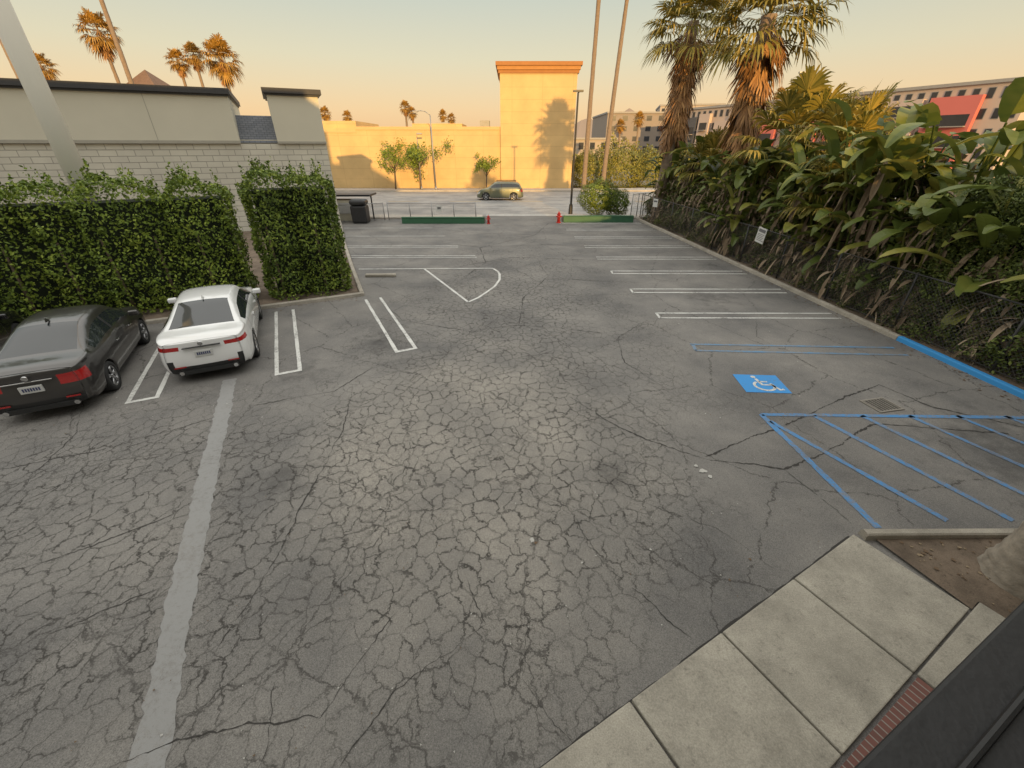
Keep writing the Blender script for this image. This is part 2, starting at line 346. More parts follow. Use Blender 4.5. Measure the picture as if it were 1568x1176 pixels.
for x in range(-60,70,6): rm.add([(x,43.9,.008),(x+3,43.9,.008),(x+3,44.05,.008),(x,44.05,.008)],[(0,1,2,3)],1)
rm.add([(-60,39.2,.008),(60,39.2,.008),(60,39.32,.008),(-60,39.32,.008)],[(0,1,2,3)],0)
rm.add([(-60,48.6,.008),(60,48.6,.008),(60,48.72,.008),(-60,48.72,.008)],[(0,1,2,3)],0)
rm.add([(-2.0,34.6,.008),(4.0,34.6,.008),(4.0,34.9,.008),(-2.0,34.9,.008)],[(0,1,2,3)],0)
rm.obj('road_markings',[M_WHITE,M_YEL])
# ---------------------------------------------------------------- buildings
M_STUC=simple('tan_stucco',(.56,.385,.18),.9,.16,.35,bump=.2,bscale=8)
M_PANEL=make_brick('stucco_panels',(.60,.415,.19),(.57,.39,.18),(.42,.275,.12),1.0,3.4,1.15,.014,use='obj',axes='xz',bumps=.15,off=0.0)
M_DARK=simple('dark_trim',(.035,.035,.038),.6,.2,4)
M_GLASSB=simple('building_glass',(.03,.035,.045),.12,.3,1)
sb=empty('stucco_building',(0,57,0))
a=MB(); a.box(-60,-1.34,0,16,0,6.5,0); a.box(-60,-18.2,.3,10,6.5,7.2,0); a.box(-12,-6,2,8,6.5,7.0,0)
a.box(-18.2,-1.36,-.06,.3,6.3,6.62,1); a.box(-60,-18.2,-.05,0,6.0,6.2,1); a.obj('walls',[M_PANEL,M_STUC],sb)
t=MB(); t.box(-1.34,7.2,-.35,11,0,11.6,0); t.obj('tower',[M_PANEL],sb)
t=MB(); t.box(-1.5,7.36,-.5,11.1,11.6,11.9,0);t.box(-1.62,7.48,-.62,11.2,11.9,12.25,1);t.box(-1.78,7.64,-.78,11.4,12.25,12.6,0)
t.obj('cornice',[simple('cornice_ochre',(.34,.15,.045),.8,.15,2),simple('cornice_orange',(.42,.20,.06),.8,.15,2)],sb)
t=MB()
for i,(x,w) in enumerate(((-30,1.4),(-25,1.1),(-9.5,1.6),(-4,1.2))): t.box(x,x+w,4,5.4,6.5,7.2+.2*(i%2))
t.obj('rooftop_units',[simple('roof_unit',(.3,.3,.29),.6)],sb)
cb_=empty('block_wall_building',PQ(2.93,32.1,0),math.atan2(D2[1],D2[0]))
M_BLOCK=make_brick('painted_block',(.58,.55,.465),(.54,.51,.435),(.33,.31,.265),1.0,.78,.30,.020,use='obj',axes='xz',bumps=.6)
M_CREAM=simple('cream_stucco',(.55,.52,.425),.9,.08,.5,bump=.15,bscale=30)
a=MB(); a.box(-34,0,0,.35,0,4.8); a.obj('block_wall',[M_BLOCK],cb_)
a=MB(); a.box(-34,-4.65,-.12,9,4.8,7.15); 
for x in (-8.5,-12.4,-16.3,-20.2): a.box(x-.015,x+.015,-.125,-.12,4.82,7.1,1)
a.box(-2.7,0,-.12,4,4.8,7.3); a.box(-33,-.3,.35,14,0,5.0); a.box(-34,-4.65,-.15,-.12,4.8,4.95,1); a.box(-2.7,0.02,-.15,-.12,4.8,4.92,1)
a.obj('upper_stucco',[M_CREAM,simple('stucco_joint',(.34,.32,.27),.9)],cb_)
a=MB(); a.box(-34.2,-4.5,-.34,9.2,7.15,7.42); a.box(-34.1,-4.6,-.24,9.1,7.06,7.15); a.box(-2.9,.22,-.34,4.2,7.3,7.55); a.box(-2.8,.12,-.24,4.1,7.21,7.3); a.obj('parapet_cap',[M_DARK],cb_)
a=MB(); a.add([(-4.65,.2,4.85),(-2.7,.2,4.85),(-2.7,2.2,6.3),(-4.65,2.2,6.3)],[(0,1,2,3)]); a.box(-4.65,-2.7,2.2,2.5,4.8,6.3)
a.obj('shingle_roof',[make_brick('shingles',(.16,.17,.19),(.12,.13,.15),(.06,.06,.07),1.0,.3,.16,.015,use='obj',axes='xy')],cb_)
hp=empty('pyramid_roof_house',(-43.9,62,0)); a=MB(); a.box(-1.6,1.6,-1.6,1.6,0,10.6,0); a.add([(-2.1,-2.1,10.6),(2.1,-2.1,10.6),(2.1,2.1,10.6),(-2.1,2.1,10.6),(0,0,12.6)],[(0,1,4),(1,2,4),(2,3,4),(3,0,4)],1)
a.obj('walls_and_roof',[M_STUC,simple('brown_roof',(.16,.10,.07),.9,.3,4)],hp)
ob=empty('office_building',(0,0,0),math.atan2(D2[1],D2[0]))
M_OFF=simple('office_stucco',(.42,.40,.36),.9,.1,.7)
a=MB(); a.box(-60,-6.2,-14.3,-.26,0,12.4); a.box(-6.2,6,-14.3,-.26,0,8.1); a.box(6,45,-14.3,-.26,0,4.3)  # unseen wings; their heights are shaped for where the shadow falls
a.box(-60,-6.2,-.40,-.16,12.4,12.7,1);
a.obj('walls',[M_OFF,M_DARK],ob)
a=MB()
for x in range(-56,40,4):
    if -4<x<4: continue
    a.box(x,x+1.8,-.26,-.22,1.9,3.3,0); a.box(x-.06,x+1.86,-.26,-.235,1.84,3.36,1)
a.obj('windows',[M_GLASSB,M_DARK],ob)
M_SILL=simple('black_metal_sill',(.010,.010,.011),.55,.3,8,bump=.2,bscale=30)
a=MB(); a.box(-1.2,3.2,-.25,.004,4.02,4.10); a.box(-1.2,3.2,-.055,-.045,4.10,4.112); a.box(-1.2,3.2,-.25,-.15,4.10,4.16)
o=a.obj('window_sill',[M_SILL],ob); bevel(o,.006,2)
def facade(name,P0,P1,H,rows,cols,panels,wallcol,depth=18,seed=1):
    P0=np.array(P0,float);P1=np.array(P1,float);d=P1-P0;Ln=np.linalg.norm(d);ang=math.atan2(d[1],d[0])
    e=empty(name,(P0[0],P0[1],0),ang); r=random.Random(seed)
    a=MB(); a.box(0,Ln,0,depth,0,H,0); a.box(-.2,Ln+.2,-.25,depth,H,H+.4,1)
    a.obj('walls',[simple(name+'_wall',wallcol,.85,.06,.2),simple(name+'_cap',(.3,.29,.28),.8)],e)
    w=MB(); cw=Ln/cols; fh=H/rows
    for i in range(cols):
        for j in range(rows):
            x=i*cw+cw*.28; z0=j*fh+fh*.3; w.box(x,x+cw*.42,-.06,0,z0,z0+fh*.48,0); w.box(x-.08,x+cw*.42+.08,-.035,0,z0-.08,z0+fh*.48+.08,1)
    w.obj('windows',[M_GLASSB,simple(name+'_frame',(.2,.2,.2),.6)],e)
    pm=[simple(name+'_panel%d'%k,c,.8,.08,.3) for k,c in enumerate(panels)]
    if pm:
        q=MB(); x=2.0; k=0
        while x<Ln-6:
            ww=r.uniform(3,7); k=r.randrange(len(pm)); z1=H*r.uniform(.70,.93); z0=H*r.uniform(.0,.2)
            q.box(x,x+ww,-.9,-.05,z0,z1,k)
            nb=int((z1-z0)/2.6)
            for jj in range(nb):
                q.box(x+.5,x+ww-.5,-.94,-.9,z0+.7+2.6*jj,z0+2.1+2.6*jj,len(pm))
                q.box(x+.4,x+ww-.4,-1.6,-.94,z0+.55+2.6*jj,z0+.68+2.6*jj,len(pm)+1)
            x+=ww+r.uniform(.5,2)
        q.obj('bays_and_balconies',pm+[M_GLASSB,simple(name+'_balcony',(.3,.27,.25),.7)],e)
    return e
facade('apartment_building',(41,120),(66.5,65),12.0,5,38,[(.09,.09,.10),(.58,.17,.14),(.55,.15,.13),(.38,.10,.08),(.5,.40,.35)],(.46,.37,.31),20,4)
facade('parking_structure',(27,140),(44,140),12.6,5,5,[],(.26,.22,.19),25,2)
facade('office_block',(44.5,150),(62,146),15,5,9,[(.4,.34,.3)],(.4,.35,.31),20,6)
facade('distant_warehouse',(10,118),(27,120),6,2,6,[],(.35,.3,.25),20,8)
hv=[];hf=[]
xs=np.linspace(-1500,1800,120)
for i,x in enumerate(xs):
    h=38+30*math.sin(x*.006+1)+18*math.sin(x*.017)+10*math.sin(x*.05)
    h+=70*math.exp(-((x-420)/90)**2)+45*math.exp(-((x-260)/60)**2)
    hv+=[(x,1700,0),(x,1760,max(12,h))]
for i in range(119): hf.append((2*i,2*i+2,2*i+3,2*i+1))
mesh('hills',hv,hf,simple('hill_haze',(.22,.19,.18),1,.1,.01))
# ---------------------------------------------------------------- foliage helpers
def leaves(name,C,Nn,size,mats,seed=0,parent=None,core=None,mi=None,aspect=.5,align=.55):
    r=np.random.default_rng(seed); n=len(C)
    d=r.normal(size=(n,3)); nn=Nn*align+d*(1-align)*.9; nn/=np.linalg.norm(nn,axis=1)[:,None]+1e-9
    a=np.cross(nn,r.normal(size=(n,3))); a/=np.linalg.norm(a,axis=1)[:,None]+1e-9; b=np.cross(nn,a)
    s=(size*r.uniform(.6,1.3,n))[:,None]
    V=np.stack([C-a*s*.5,C+b*s*.5*aspect+nn*s*.08,C+a*s*.5,C-b*s*.5*aspect+nn*s*.08],1).reshape(-1,3)
    F=np.arange(n*4).reshape(n,4)
    return mesh(name,V,F,mats,mi,parent)
def vnoise(x,y,s=1.0,ph=0.0):
    return (np.sin(x*1.7*s+ph)+np.sin(y*2.3*s+1.3*ph+x*.6*s)+np.sin((x+y)*3.1*s+.7+ph)*.6+np.sin((x-y)*5.3*s+ph*2)*.4)/3
M_HEDGE=leafmat('hedge_leaf',(.045,.075,.010),(.14,.20,.022),(.33,.38,.055),0)
M_HEDGE2=leafmat('hedge_leaf_dark',(.034,.060,.009),(.11,.16,.020),(.28,.33,.045),0)
M_CORE=simple('foliage_core_shade',(.012,.018,.006),1,.4,2)  # near-black filler colour stands for the shade inside foliage
M_BARK=simple('bark_brown',(.13,.095,.065),.95,.35,8,bump=.5,bscale=20)
def hedge(name,p0,p1,q0,q1,H,seed,dens,m,colw=1.15):
    e=empty(name,PQ(0,0),math.atan2(D2[1],D2[0])); r=np.random.default_rng(seed)
    def col(u): return np.abs(np.sin(np.pi*(u-p0)/colw+.35*np.sin(u*1.3)))
    def front(u,z): 
        return q0-.36*col(u)**.6+.26+.26*vnoise(u*1.3,z*1.5,1,seed)+.12*vnoise(u*4,z*4.4,1,seed)+.12*(z/H-.4)**2+.15*np.clip(.4-z,0,1)
    def top(u): return H+.24*vnoise(u*1.9,u*.3,1,seed)+.16*np.sin(u*5.1+seed)*np.sin(u*1.7)-.42*(1-col(u)**.45)
    edge=lambda u: np.clip(np.minimum(u-p0,p1-u)/.5,0,1)
    nf=int((p1-p0)*H*dens); u=r.uniform(p0,p1,nf); z=r.uniform(.02,1,nf); z=z*(top(u)-.35*(1-edge(u))**2); dep=np.abs(r.normal(0,.15,nf))
    C1=np.stack([u,front(u,z)+dep-.04+.35*(1-edge(u))**2,z],1); N1_=np.tile([0,-1,.35],(nf,1))
    nt=int((p1-p0)*(q1-q0)*dens*1.1); u=r.uniform(p0,p1,nt); v=r.uniform(q0,q1,nt); C2=np.stack([u,v,top(u)-.35*(1-edge(u))**2-np.abs(r.normal(0,.12,nt))+.08*vnoise(u,v,3)],1); N2=np.tile([0,-.2,1.],(nt,1))
    ns=int((q1-q0)*H*dens*1.0); v=r.uniform(q0+.15,q1,ns); z=r.uniform(.02,1,ns)*(H-.3); wob=.16*vnoise(v*2,z*2,1,seed)
    C3=np.stack([p1+wob-.05-np.abs(r.normal(0,.12,ns)),v,z],1); N3=np.tile([1,-.1,.2],(ns,1))
    C4=np.stack([p0-wob+.05+np.abs(r.normal(0,.12,ns)),v,z],1); N4=-N3
    k=int((p1-p0)*16); bu=r.uniform(p0+.2,p1-.2,k); bv=r.uniform(q0,q1,k); hh=r.uniform(.08,.42,k); S=[];SN=[]
    for i in range(k):
        for j in range(9): S.append((bu[i]+r.normal(0,.03),bv[i]+r.normal(0,.03),top(bu[i])+hh[i]*j/8)); SN.append((r.normal(),r.normal(),.4))
    # side shoots breaking the outline
    k=int((p1-p0)*H*5); su=r.uniform(p0+.1,p1-.1,k); sz=r.uniform(.3,H-.2,k)
    for i in range(k):
        f0=front(su[i],sz[i]); l=r.uniform(.05,.25)
        for j in range(6): S.append((su[i]+r.normal(0,.03),f0-l*j/5,sz[i]+.5*l*j/5+r.normal(0,.02))); SN.append((r.normal(),-1,.6))
    C=np.concatenate([C1,C2,C3,C4,np.array(S)]); NN=np.concatenate([N1_,N2,N3,N4,np.array(SN)])
    C[:,2]=np.maximum(C[:,2],.06)
    leaves('leaves',C,NN,.105,[m],seed,e,align=.45,aspect=.55)
    c=MB(); c.box(p0+.3,p1-.3,q0+.50,q1-.2,.15,H-.55); c.obj('core',[M_CORE],e)  # added dark box blocks light behind the leaves
    tk=MB()
    for x in np.arange(p0+.5,p1-.2,colw): tk.cyl((x,q0+.42,0),(x+r.uniform(-.1,.1),q0+.5,H*.6),.055,.03,8)
    tk.obj('stems',[M_BARK],e,True)
    return e
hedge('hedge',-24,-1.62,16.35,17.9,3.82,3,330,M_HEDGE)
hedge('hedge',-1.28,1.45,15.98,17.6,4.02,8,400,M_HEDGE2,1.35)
# ---------------------------------------------------------------- palms
M_FROND=leafmat('palm_frond_green',(.08,.085,.014),(.23,.19,.035),(.46,.32,.07),.2)
M_FRONDW=leafmat('palm_frond_sunlit',(.14,.085,.018),(.34,.19,.035),(.50,.27,.05),0)  # orange evening sunlight is put into this frond colour
M_DEAD=leafmat('palm_frond_dead',(.14,.07,.028),(.33,.17,.065),(.50,.29,.12),0)
M_TRUNK=simple('palm_trunk',(.22,.165,.12),.95,.35,6,bump=.9,bscale=14)
def fan(Vs,Fs,base,d,pet,R,nseg,droop,r,spread=1.9,w=.045,fold=0.25):
    d=np.array(d,float);d/=np.linalg.norm(d); base=np.array(base,float)
    s=np.cross(d,(0,0,1)); 
    if np.linalg.norm(s)<.1: s=np.array([1.,0,0])
    s/=np.linalg.norm(s); u=np.cross(s,d)
    hub=base+d*pet-np.array([0,0,droop*.25*pet])
    b=len(Vs); pw=.025
    Vs+= [base-s*pw,base+s*pw,hub+s*pw*.7,hub-s*pw*.7]; Fs.append((b,b+1,b+2,b+3))
    for k in range(nseg):
        a=(-1+2*(k+.5)/nseg)*spread+r.uniform(-.06,.06)
        dd=math.cos(a)*d+math.sin(a)*s+u*fold*abs(math.sin(a))*r.uniform(.4,1); dd/=np.linalg.norm(dd)
        q=np.cross(dd,u); q/=np.linalg.norm(q)+1e-9
        l=R*(1-.25*abs(a)/spread)*r.uniform(.85,1.1)
        m1=hub+dd*l*.5; m2=hub+dd*l*.78-np.array([0,0,droop*l*.14]); tip=hub+dd*l-np.array([0,0,droop*l*r.uniform(.3,.6)])
        b=len(Vs); Vs+=[hub,m1+q*w,m1-q*w,m2+q*w*.8,m2-q*w*.8,tip]; Fs+=[(b,b+1,b+2),(b+1,b+3,b+4,b+2),(b+3,b+5,b+4)]
def crown_mesh(name,R,pet,nf,nseg,skirt_n,skirt_len,seed,lo=-.5,sk_r=.5,w=.05,green=None):
    r=random.Random(seed); V=[];F=[]
    for i in range(nf):
        el=lo+(1.45-lo)*(i/nf)**.9; az=i*2.399+r.uniform(-.3,.3)
        d=(math.cos(el)*math.cos(az),math.cos(el)*math.sin(az),math.sin(el))
        fan(V,F,(0,0,r.uniform(-.3,.2)),d,pet*r.uniform(.8,1.15),R*r.uniform(.85,1.1),nseg,.55+.5*(1-el/1.5),r,1.8,w)
    nl=len(F)
    for i in range(skirt_n):
        f=(i/skirt_n); zt=-f*skirt_len; az=r.uniform(0,6.283); rr=.15
        el=-1.1-r.uniform(0,.4)+(.45*max(0,1-f*4))
        d=(math.cos(el)*math.cos(az),math.cos(el)*math.sin(az),math.sin(el))
        fan(V,F,(rr*math.cos(az),rr*math.sin(az),zt),d,r.uniform(.5,1.1)*sk_r*1.6,R*r.uniform(.5,.85),max(5,nseg//3),.5,r,.6,w*.9,.5)
    me=bpy.data.meshes.new(name); me.from_pydata([tuple(map(float,v)) for v in V],[],F)
    me.materials.append(green or M_FROND);me.materials.append(M_DEAD)
    mi=np.zeros(len(F),dtype=np.int32); mi[nl:]=1; 
    me.polygons.foreach_set('material_index',mi); me.update(); return me
def trunk(parent,h,r0,r1,lean=(0,0),seed=0,m=None,flare=.35,ring=.06,per=14):
    r=random.Random(seed); n=20; k=int(min(200,max(26,h*per))) if h<12 else 40; V=[];F=[]
    for j in range(k+1):
        f=j/k; rad=(r0+(r1-r0)*f)*(1+flare*math.exp(-f*h/.5))*(1+(ring if j%2 else -ring*.5)*r.uniform(.2,1)+r.uniform(-.02,.02)); cx=lean[0]*f**1.4;cy=lean[1]*f**1.4
        for i in range(n): t=6.2832*i/n; V.append((cx+rad*math.cos(t)*(1+r.uniform(-.05,.05)),cy+rad*math.sin(t)*(1+r.uniform(-.05,.05)),h*f+(r.uniform(-.02,.02) if j else 0)))
    for j in range(k):
        for i in range(n): F.append((j*n+i,j*n+(i+1)%n,(j+1)*n+(i+1)%n,(j+1)*n+i))
    return mesh('trunk',V,F,m or M_TRUNK,parent=parent,smooth=True)
C_BIG=crown_mesh('big_crown',1.35,1.5,54,20,300,4.6,1,-.45,.55,.05)
C_BIG2=crown_mesh('big_crown_b',1.35,1.5,58,20,260,4.0,9,-.5,.6,.05)
C_TALL=crown_mesh('tall_crown',1.1,1.0,42,16,60,1.2,2,-.9,.45,.06,M_FRONDW)
C_SM=crown_mesh('small_crown',1.0,1.5,34,24,14,.6,5,-.15,.4,.04)
def palm(x,y,h,crown,r0,r1,s=1.0,lean=(0,0),name='palm_tree',seed=0,rz=0.,m=None,flare=.35,ring=.06,per=14):
    e=empty(name,(x,y,0)); trunk(e,h,r0,r1,lean,seed,m,flare,ring,per)
    c=new_obj('crown',crown,e); c.location=(lean[0],lean[1],h); c.scale=(s,s,s); c.rotation_euler=(0,0,rz); return e
palm(10.1,31,10.9,C_BIG,.36,.30,1.1,(.35,.2),seed=1)
palm(11.6,25,9.9,C_BIG2,.40,.32,1.12,(.2,0),seed=2,rz=1)
palm(8.7,56,21,C_TALL,.27,.19,1.2,(0.1,0),seed=3)
palm(11.0,56,22.5,C_TALL,.27,.17,1.2,(.9,0),seed=4,rz=2)
for i,(x,y,h,s) in enumerate([(-46,60,15.9,1.1),(-37.2,50,20.5,1.1),(-30.6,55,12.8,1.05),(-44.8,70,14.7,.8),(-42.4,70,15.3,.8),(-58.8,65,13.4,.9),(-47.8,50,19.5,1.1),
      (-34,90,9.9,.62),(-29.9,90,9.4,.55),(-19.4,90,10.8,.6),(-17.9,90,10,.55),(-12.6,90,9.6,.5),(-11.2,92,9.2,.5),(33,128,11,.9),(53,100,13.5,.8),(21,95,8.2,.6)]):
    palm(x,y,h,C_TALL,.24,.16,s,(random.uniform(-.2,.2),0),seed=10+i,rz=i*1.3)
# ---------------------------------------------------------------- big-leaf plants
M_BAN=leafmat('banana_leaf',(.045,.07,.015),(.13,.16,.032),(.36,.31,.07),.25,.4)
M_BAND=leafmat('dead_leaf',(.10,.072,.048),(.24,.18,.12),(.42,.335,.24),0,.9)
def blade(V,F,p,d,Ln,W,sag,r,n=8,fold=.35):
    p=np.array(p,float);d=np.array(d,float);d/=np.linalg.norm(d)
    b=len(V)
    for i in range(n+1):
        f=i/n; s=np.cross(d,(0,0,1)); 
        if np.linalg.norm(s)<.05: s=np.array([1.,0,0])
        s/=np.linalg.norm(s); u=np.cross(s,d)
        w=W*.5*(math.sin(math.pi*min(.98,f*.9+.08))**.6)*r.uniform(.8,1.08)
        V+= [p-s*w+u*fold*w+0,p.copy(),p+s*w+u*fold*w]
        d=d+np.array([0,0,-sag*(.3+f)/n*2]); d/=np.linalg.norm(d); p=p+d*Ln/n
    for i in range(n):
        for k in (0,1):
            if r.random()<.10: continue
            F.append((b+3*i+k,b+3*i+k+1,b+3*i+k+4,b+3*i+k+3))
def stem(V,F,a,bb,w0,w1):
    a=np.array(a,float);bb=np.array(bb,float)
    for s in (np.array([1.,0,0]),np.array([0,1.,0])):
        b=len(V); V+=[a-s*w0,a+s*w0,bb+s*w1,bb-s*w1]; F.append((b,b+1,b+2,b+3))
def banana_mesh(name,nst,h0,h1,spread,seed,dead=14,Ln=1.5,W=.5):
    r=random.Random(seed); V=[];F=[]
    for i in range(nst):
        az=r.uniform(0,6.283); b0=np.array([r.uniform(-.4,.4),r.uniform(-.4,.4),0]); h=h0+(h1-h0)*r.random()**.8
        tilt=r.uniform(.05,.6)*spread; top=b0+np.array([math.cos(az)*h*tilt*.5,math.sin(az)*h*tilt*.5,h])
        stem(V,F,b0,top,.035,.02); el=r.uniform(.1,1.25)
        blade(V,F,top,(math.cos(az)*math.cos(el),math.sin(az)*math.cos(el),math.sin(el)),Ln*r.uniform(.7,1.15),W*r.uniform(.75,1.15),r.uniform(.4,1.4),r)
    nl=len(F)
    for i in range(dead):
        az=r.uniform(0,6.283); rr=r.uniform(.3,.9); zt=r.uniform(h0*.4,h1*.85)
        blade(V,F,(rr*math.cos(az),rr*math.sin(az),zt),(math.cos(az)*.4,math.sin(az)*.4,-.9),r.uniform(.5,1.2),r.uniform(.06,.22),.5,r,6,.7)
    me=bpy.data.meshes.new(name); me.from_pydata([tuple(map(float,v)) for v in V],[],F)
    me.materials.append(M_BAN);me.materials.append(M_BAND); mi=np.zeros(len(F),dtype=np.int32);mi[nl:]=1
    me.polygons.foreach_set('material_index',mi); me.update(); return me
BM=[banana_mesh('bird_of_paradise_%d'%i,36+3*i,.7,3.9,1.2,20+i,60,1.35,.50) for i in range(4)]
r=random.Random(12)
for i in range(32):
    y=7.5+i*.77; x=KX(y)+r.uniform(1.2,3.2)
    o=new_obj('bird_of_paradise_plant',BM[i%4]); o.location=(x,y+r.uniform(-.3,.3),0); s=r.uniform(.85,1.15)*(1.05 if y<20 else .95); o.scale=(s,s,s*r.uniform(.9,1.1)); o.rotation_euler=(0,0,r.uniform(0,6.28))
for (x,y,s) in ((13.6,13.6,1.36),(14.4,15.6,1.32),(13.2,17.8,1.2),(15,12.0,1.25),(12.8,23.4,1.2),(12.4,29,1.15)):
    o=new_obj('bird_of_paradise_plant',BM[1]); o.location=(x,y,0); o.scale=(s,s,s); o.rotation_euler=(0,0,x*7)
palm(12.4,21.2,5.0,C_SM,.2,.16,1.2,(0,0),'fan_palm',31)
palm(13.2,19.0,4.5,C_SM,.2,.16,1.1,(0,0),'fan_palm',32,2.)
palm(11.7,28.0,3.8,C_SM,.2,.16,.9,(0,0),'fan_palm',33,1.)
palm(11.9,16.5,3.2,C_SM,.2,.16,.85,(0,0),'fan_palm',34,.4)
V=[];F=[]
cl=[(r.uniform(9,31.5),r.uniform(.8,3.3)) for _ in range(60)]
for i in range(2000):
    cy,cz=cl[i%60]; y=cy+r.gauss(0,.55); y=min(31.8,max(8.3,y)); zt=max(.25,(cz+r.gauss(0,.5))*(1 if y>12 else .6)); x=KX(y)+r.uniform(.4,1.0)+zt*.22
    az=r.uniform(0,6.28)
    blade(V,F,(x,y,zt),(math.cos(az)*.7,math.sin(az)*.7,r.uniform(-1.1,.5)),r.uniform(.25,.85),r.uniform(.03,.17),r.uniform(.3,1.3),r,5,.6)
mesh('dry_leaf_thicket',V,F,M_BAND)
M_VINE=leafmat('vine_leaf',(.028,.043,.011),(.090,.12,.025),(.21,.24,.05),0)
M_DRYV=leafmat('dry_twig_leaf',(.09,.065,.043),(.18,.145,.095),(.30,.25,.16),0)
def mass(name,fn,n,size,m,seed,aspect=.5,align=.35):
    rg=np.random.default_rng(seed); C,NN=fn(rg,n); return leaves(name,C,NN,size,m,seed,None,aspect=aspect,align=align)
def shrub_wall(y0,y1,off0,off1,Htop,lean=1.0,clump=0.0):
    def f(rg,n):
        y=rg.uniform(y0,y1,n); H=Htop(y)*(1+.12*vnoise(y*2,y*.7)); z=rg.uniform(0,1,n)**.85*H
        back=(z/np.maximum(H,.1))**2*lean
        x=10.66-.0738*(y-10.6)+off0+back+.34*vnoise(y*1.6,z*1.9)+.12*vnoise(y*5,z*5)+np.abs(rg.normal(0,.25,n))
        k=rg.random(n)<.3; x[k]=x[k]+rg.uniform(0,off1-off0,k.sum()); z[k]=H[k]-np.abs(rg.normal(0,.2,k.sum()))
        C=np.stack([x,y,z],1)
        if clump>0:
            keep=(vnoise(y*1.9,z*2.2,1,3.)+rg.normal(0,.25,n))>-clump; C=C[keep]
        return C,np.tile([-1,-.3,.6],(len(C),1))
    return f
mass('vine_thicket',shrub_wall(4.3,15,.5,4.5,lambda y: np.interp(y,[4,8,11,13,15],[5.2,4.6,3.9,3.2,2.6])),60000,.09,[M_VINE],41)
mass('vine_thicket',shrub_wall(14,33,.55,4.5,lambda y: np.interp(y,[14,20,26,33],[2.8,2.8,2.7,2.5]),.9,.15),62000,.11,[M_VINE],42)
mass('dry_brush',shrub_wall(9,32.5,.32,.9,lambda y: np.interp(y,[9,12,33],[.9,1.3,1.1]),.3,.2),22000,.10,[M_DRYV],43,.2,.1)
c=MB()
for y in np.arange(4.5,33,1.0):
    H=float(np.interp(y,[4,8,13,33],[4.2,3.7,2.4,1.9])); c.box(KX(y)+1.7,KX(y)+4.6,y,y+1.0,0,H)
c.obj('thicket_shade_core',[M_CORE])  # added dark boxes stand for the shade within the thicket
def blobf(cx,cy,cz,rx,ry,rz):
    def f(rg,n):
        d=rg.normal(size=(n,3)); d/=np.linalg.norm(d,axis=1)[:,None]
        rad=(1+.22*vnoise(d[:,0]*3+cx,d[:,2]*3+cy,1.3))*rg.uniform(.6,1,n)**.4
        return np.stack([cx+d[:,0]*rx*rad,cy+d[:,1]*ry*rad,np.maximum(.05,cz+d[:,2]*rz*rad)],1),d
    return f
def bush(name,cx,cy,cz,rx,ry,rz,n,size,m,seed):
    return mass(name,blobf(cx,cy,cz,rx,ry,rz),n,size,m,seed)
bush('bush',6.4,33.4,1.4,1.5,1.0,1.25,6500,.13,[M_HEDGE2],51)
bush('bush',7.7,33.5,1.0,1.1,.8,.95,3200,.13,[M_HEDGE2],53)
M_YG=leafmat('far_hedge_leaf',(.06,.075,.015),(.17,.17,.03),(.34,.28,.06),0)
for i,(x,y,rx,rz) in enumerate(((10,60,3.0,2.6),(14,60,3.4,2.9),(18.5,61,3.6,2.8),(23.5,62,3.6,2.9),(29,62,4,2.8),(35,62,4,3.0),(41,62,4,3),(48,62,5,3.2))):
    bush('roadside_bush',x,y,1.8,rx,2.0,rz,5000,.24,[M_YG],60+i)
def treeline(rg,n):
    x=rg.uniform(5,75,n); H=4.5+2*vnoise(x*.25,x*.1)+1.2*vnoise(x*.9,x); z=rg.uniform(.1,1,n)*H; return np.stack([x,88+rg.uniform(-2,2,n)-(x-20)*.25,z],1),np.tile([0,-1,.5],(n,1))
mass('distant_trees',treeline,15000,.45,[M_YG],77)
def street_tree(x,y,h,r_,n,seed,cz):
    e=empty('street_tree',(x,y,0)); a=MB(); rr=random.Random(seed)
    a.cyl((0,0,0),(.1,0,h*.5),.09,.06,8); 
    for i in range(9):
        t=i*.9+seed; a.cyl((.1,0,h*.42+.07*i),(.1+math.cos(t)*r_*.75,math.sin(t)*r_*.75,cz+rr.uniform(-.3,.6)*r_),.04,.012,6)
    a.obj('trunk_and_limbs',[M_BARK],e,True)
    rg=np.random.default_rng(seed); K=20; cc=np.stack([rg.normal(0,r_*.5,K),rg.normal(0,r_*.45,K),cz+rg.normal(0,r_*.38,K)],1)
    idx=rg.integers(0,K,n); C=cc[idx]+rg.normal(0,r_*.16,(n,3)); leaves('crown',C,rg.normal(size=(n,3)),.22,[M_HEDGE],seed,e)
street_tree(-11.0,55.2,5.2,2.1,3000,3,3.7); street_tree(-3.1,55.2,3.4,1.15,1100,4,2.8); street_tree(-14.0,55.4,4.6,1.5,1200,5,3.4)
palm(6.28,3.30,8.5,C_SM,.27,.22,1.2,(.9,-.1),'palm_tree',71,0.,simple('grey_palm_bark',(.27,.235,.19),.95,.6,9,bump=1.0,bscale=22),.4,.045,22)
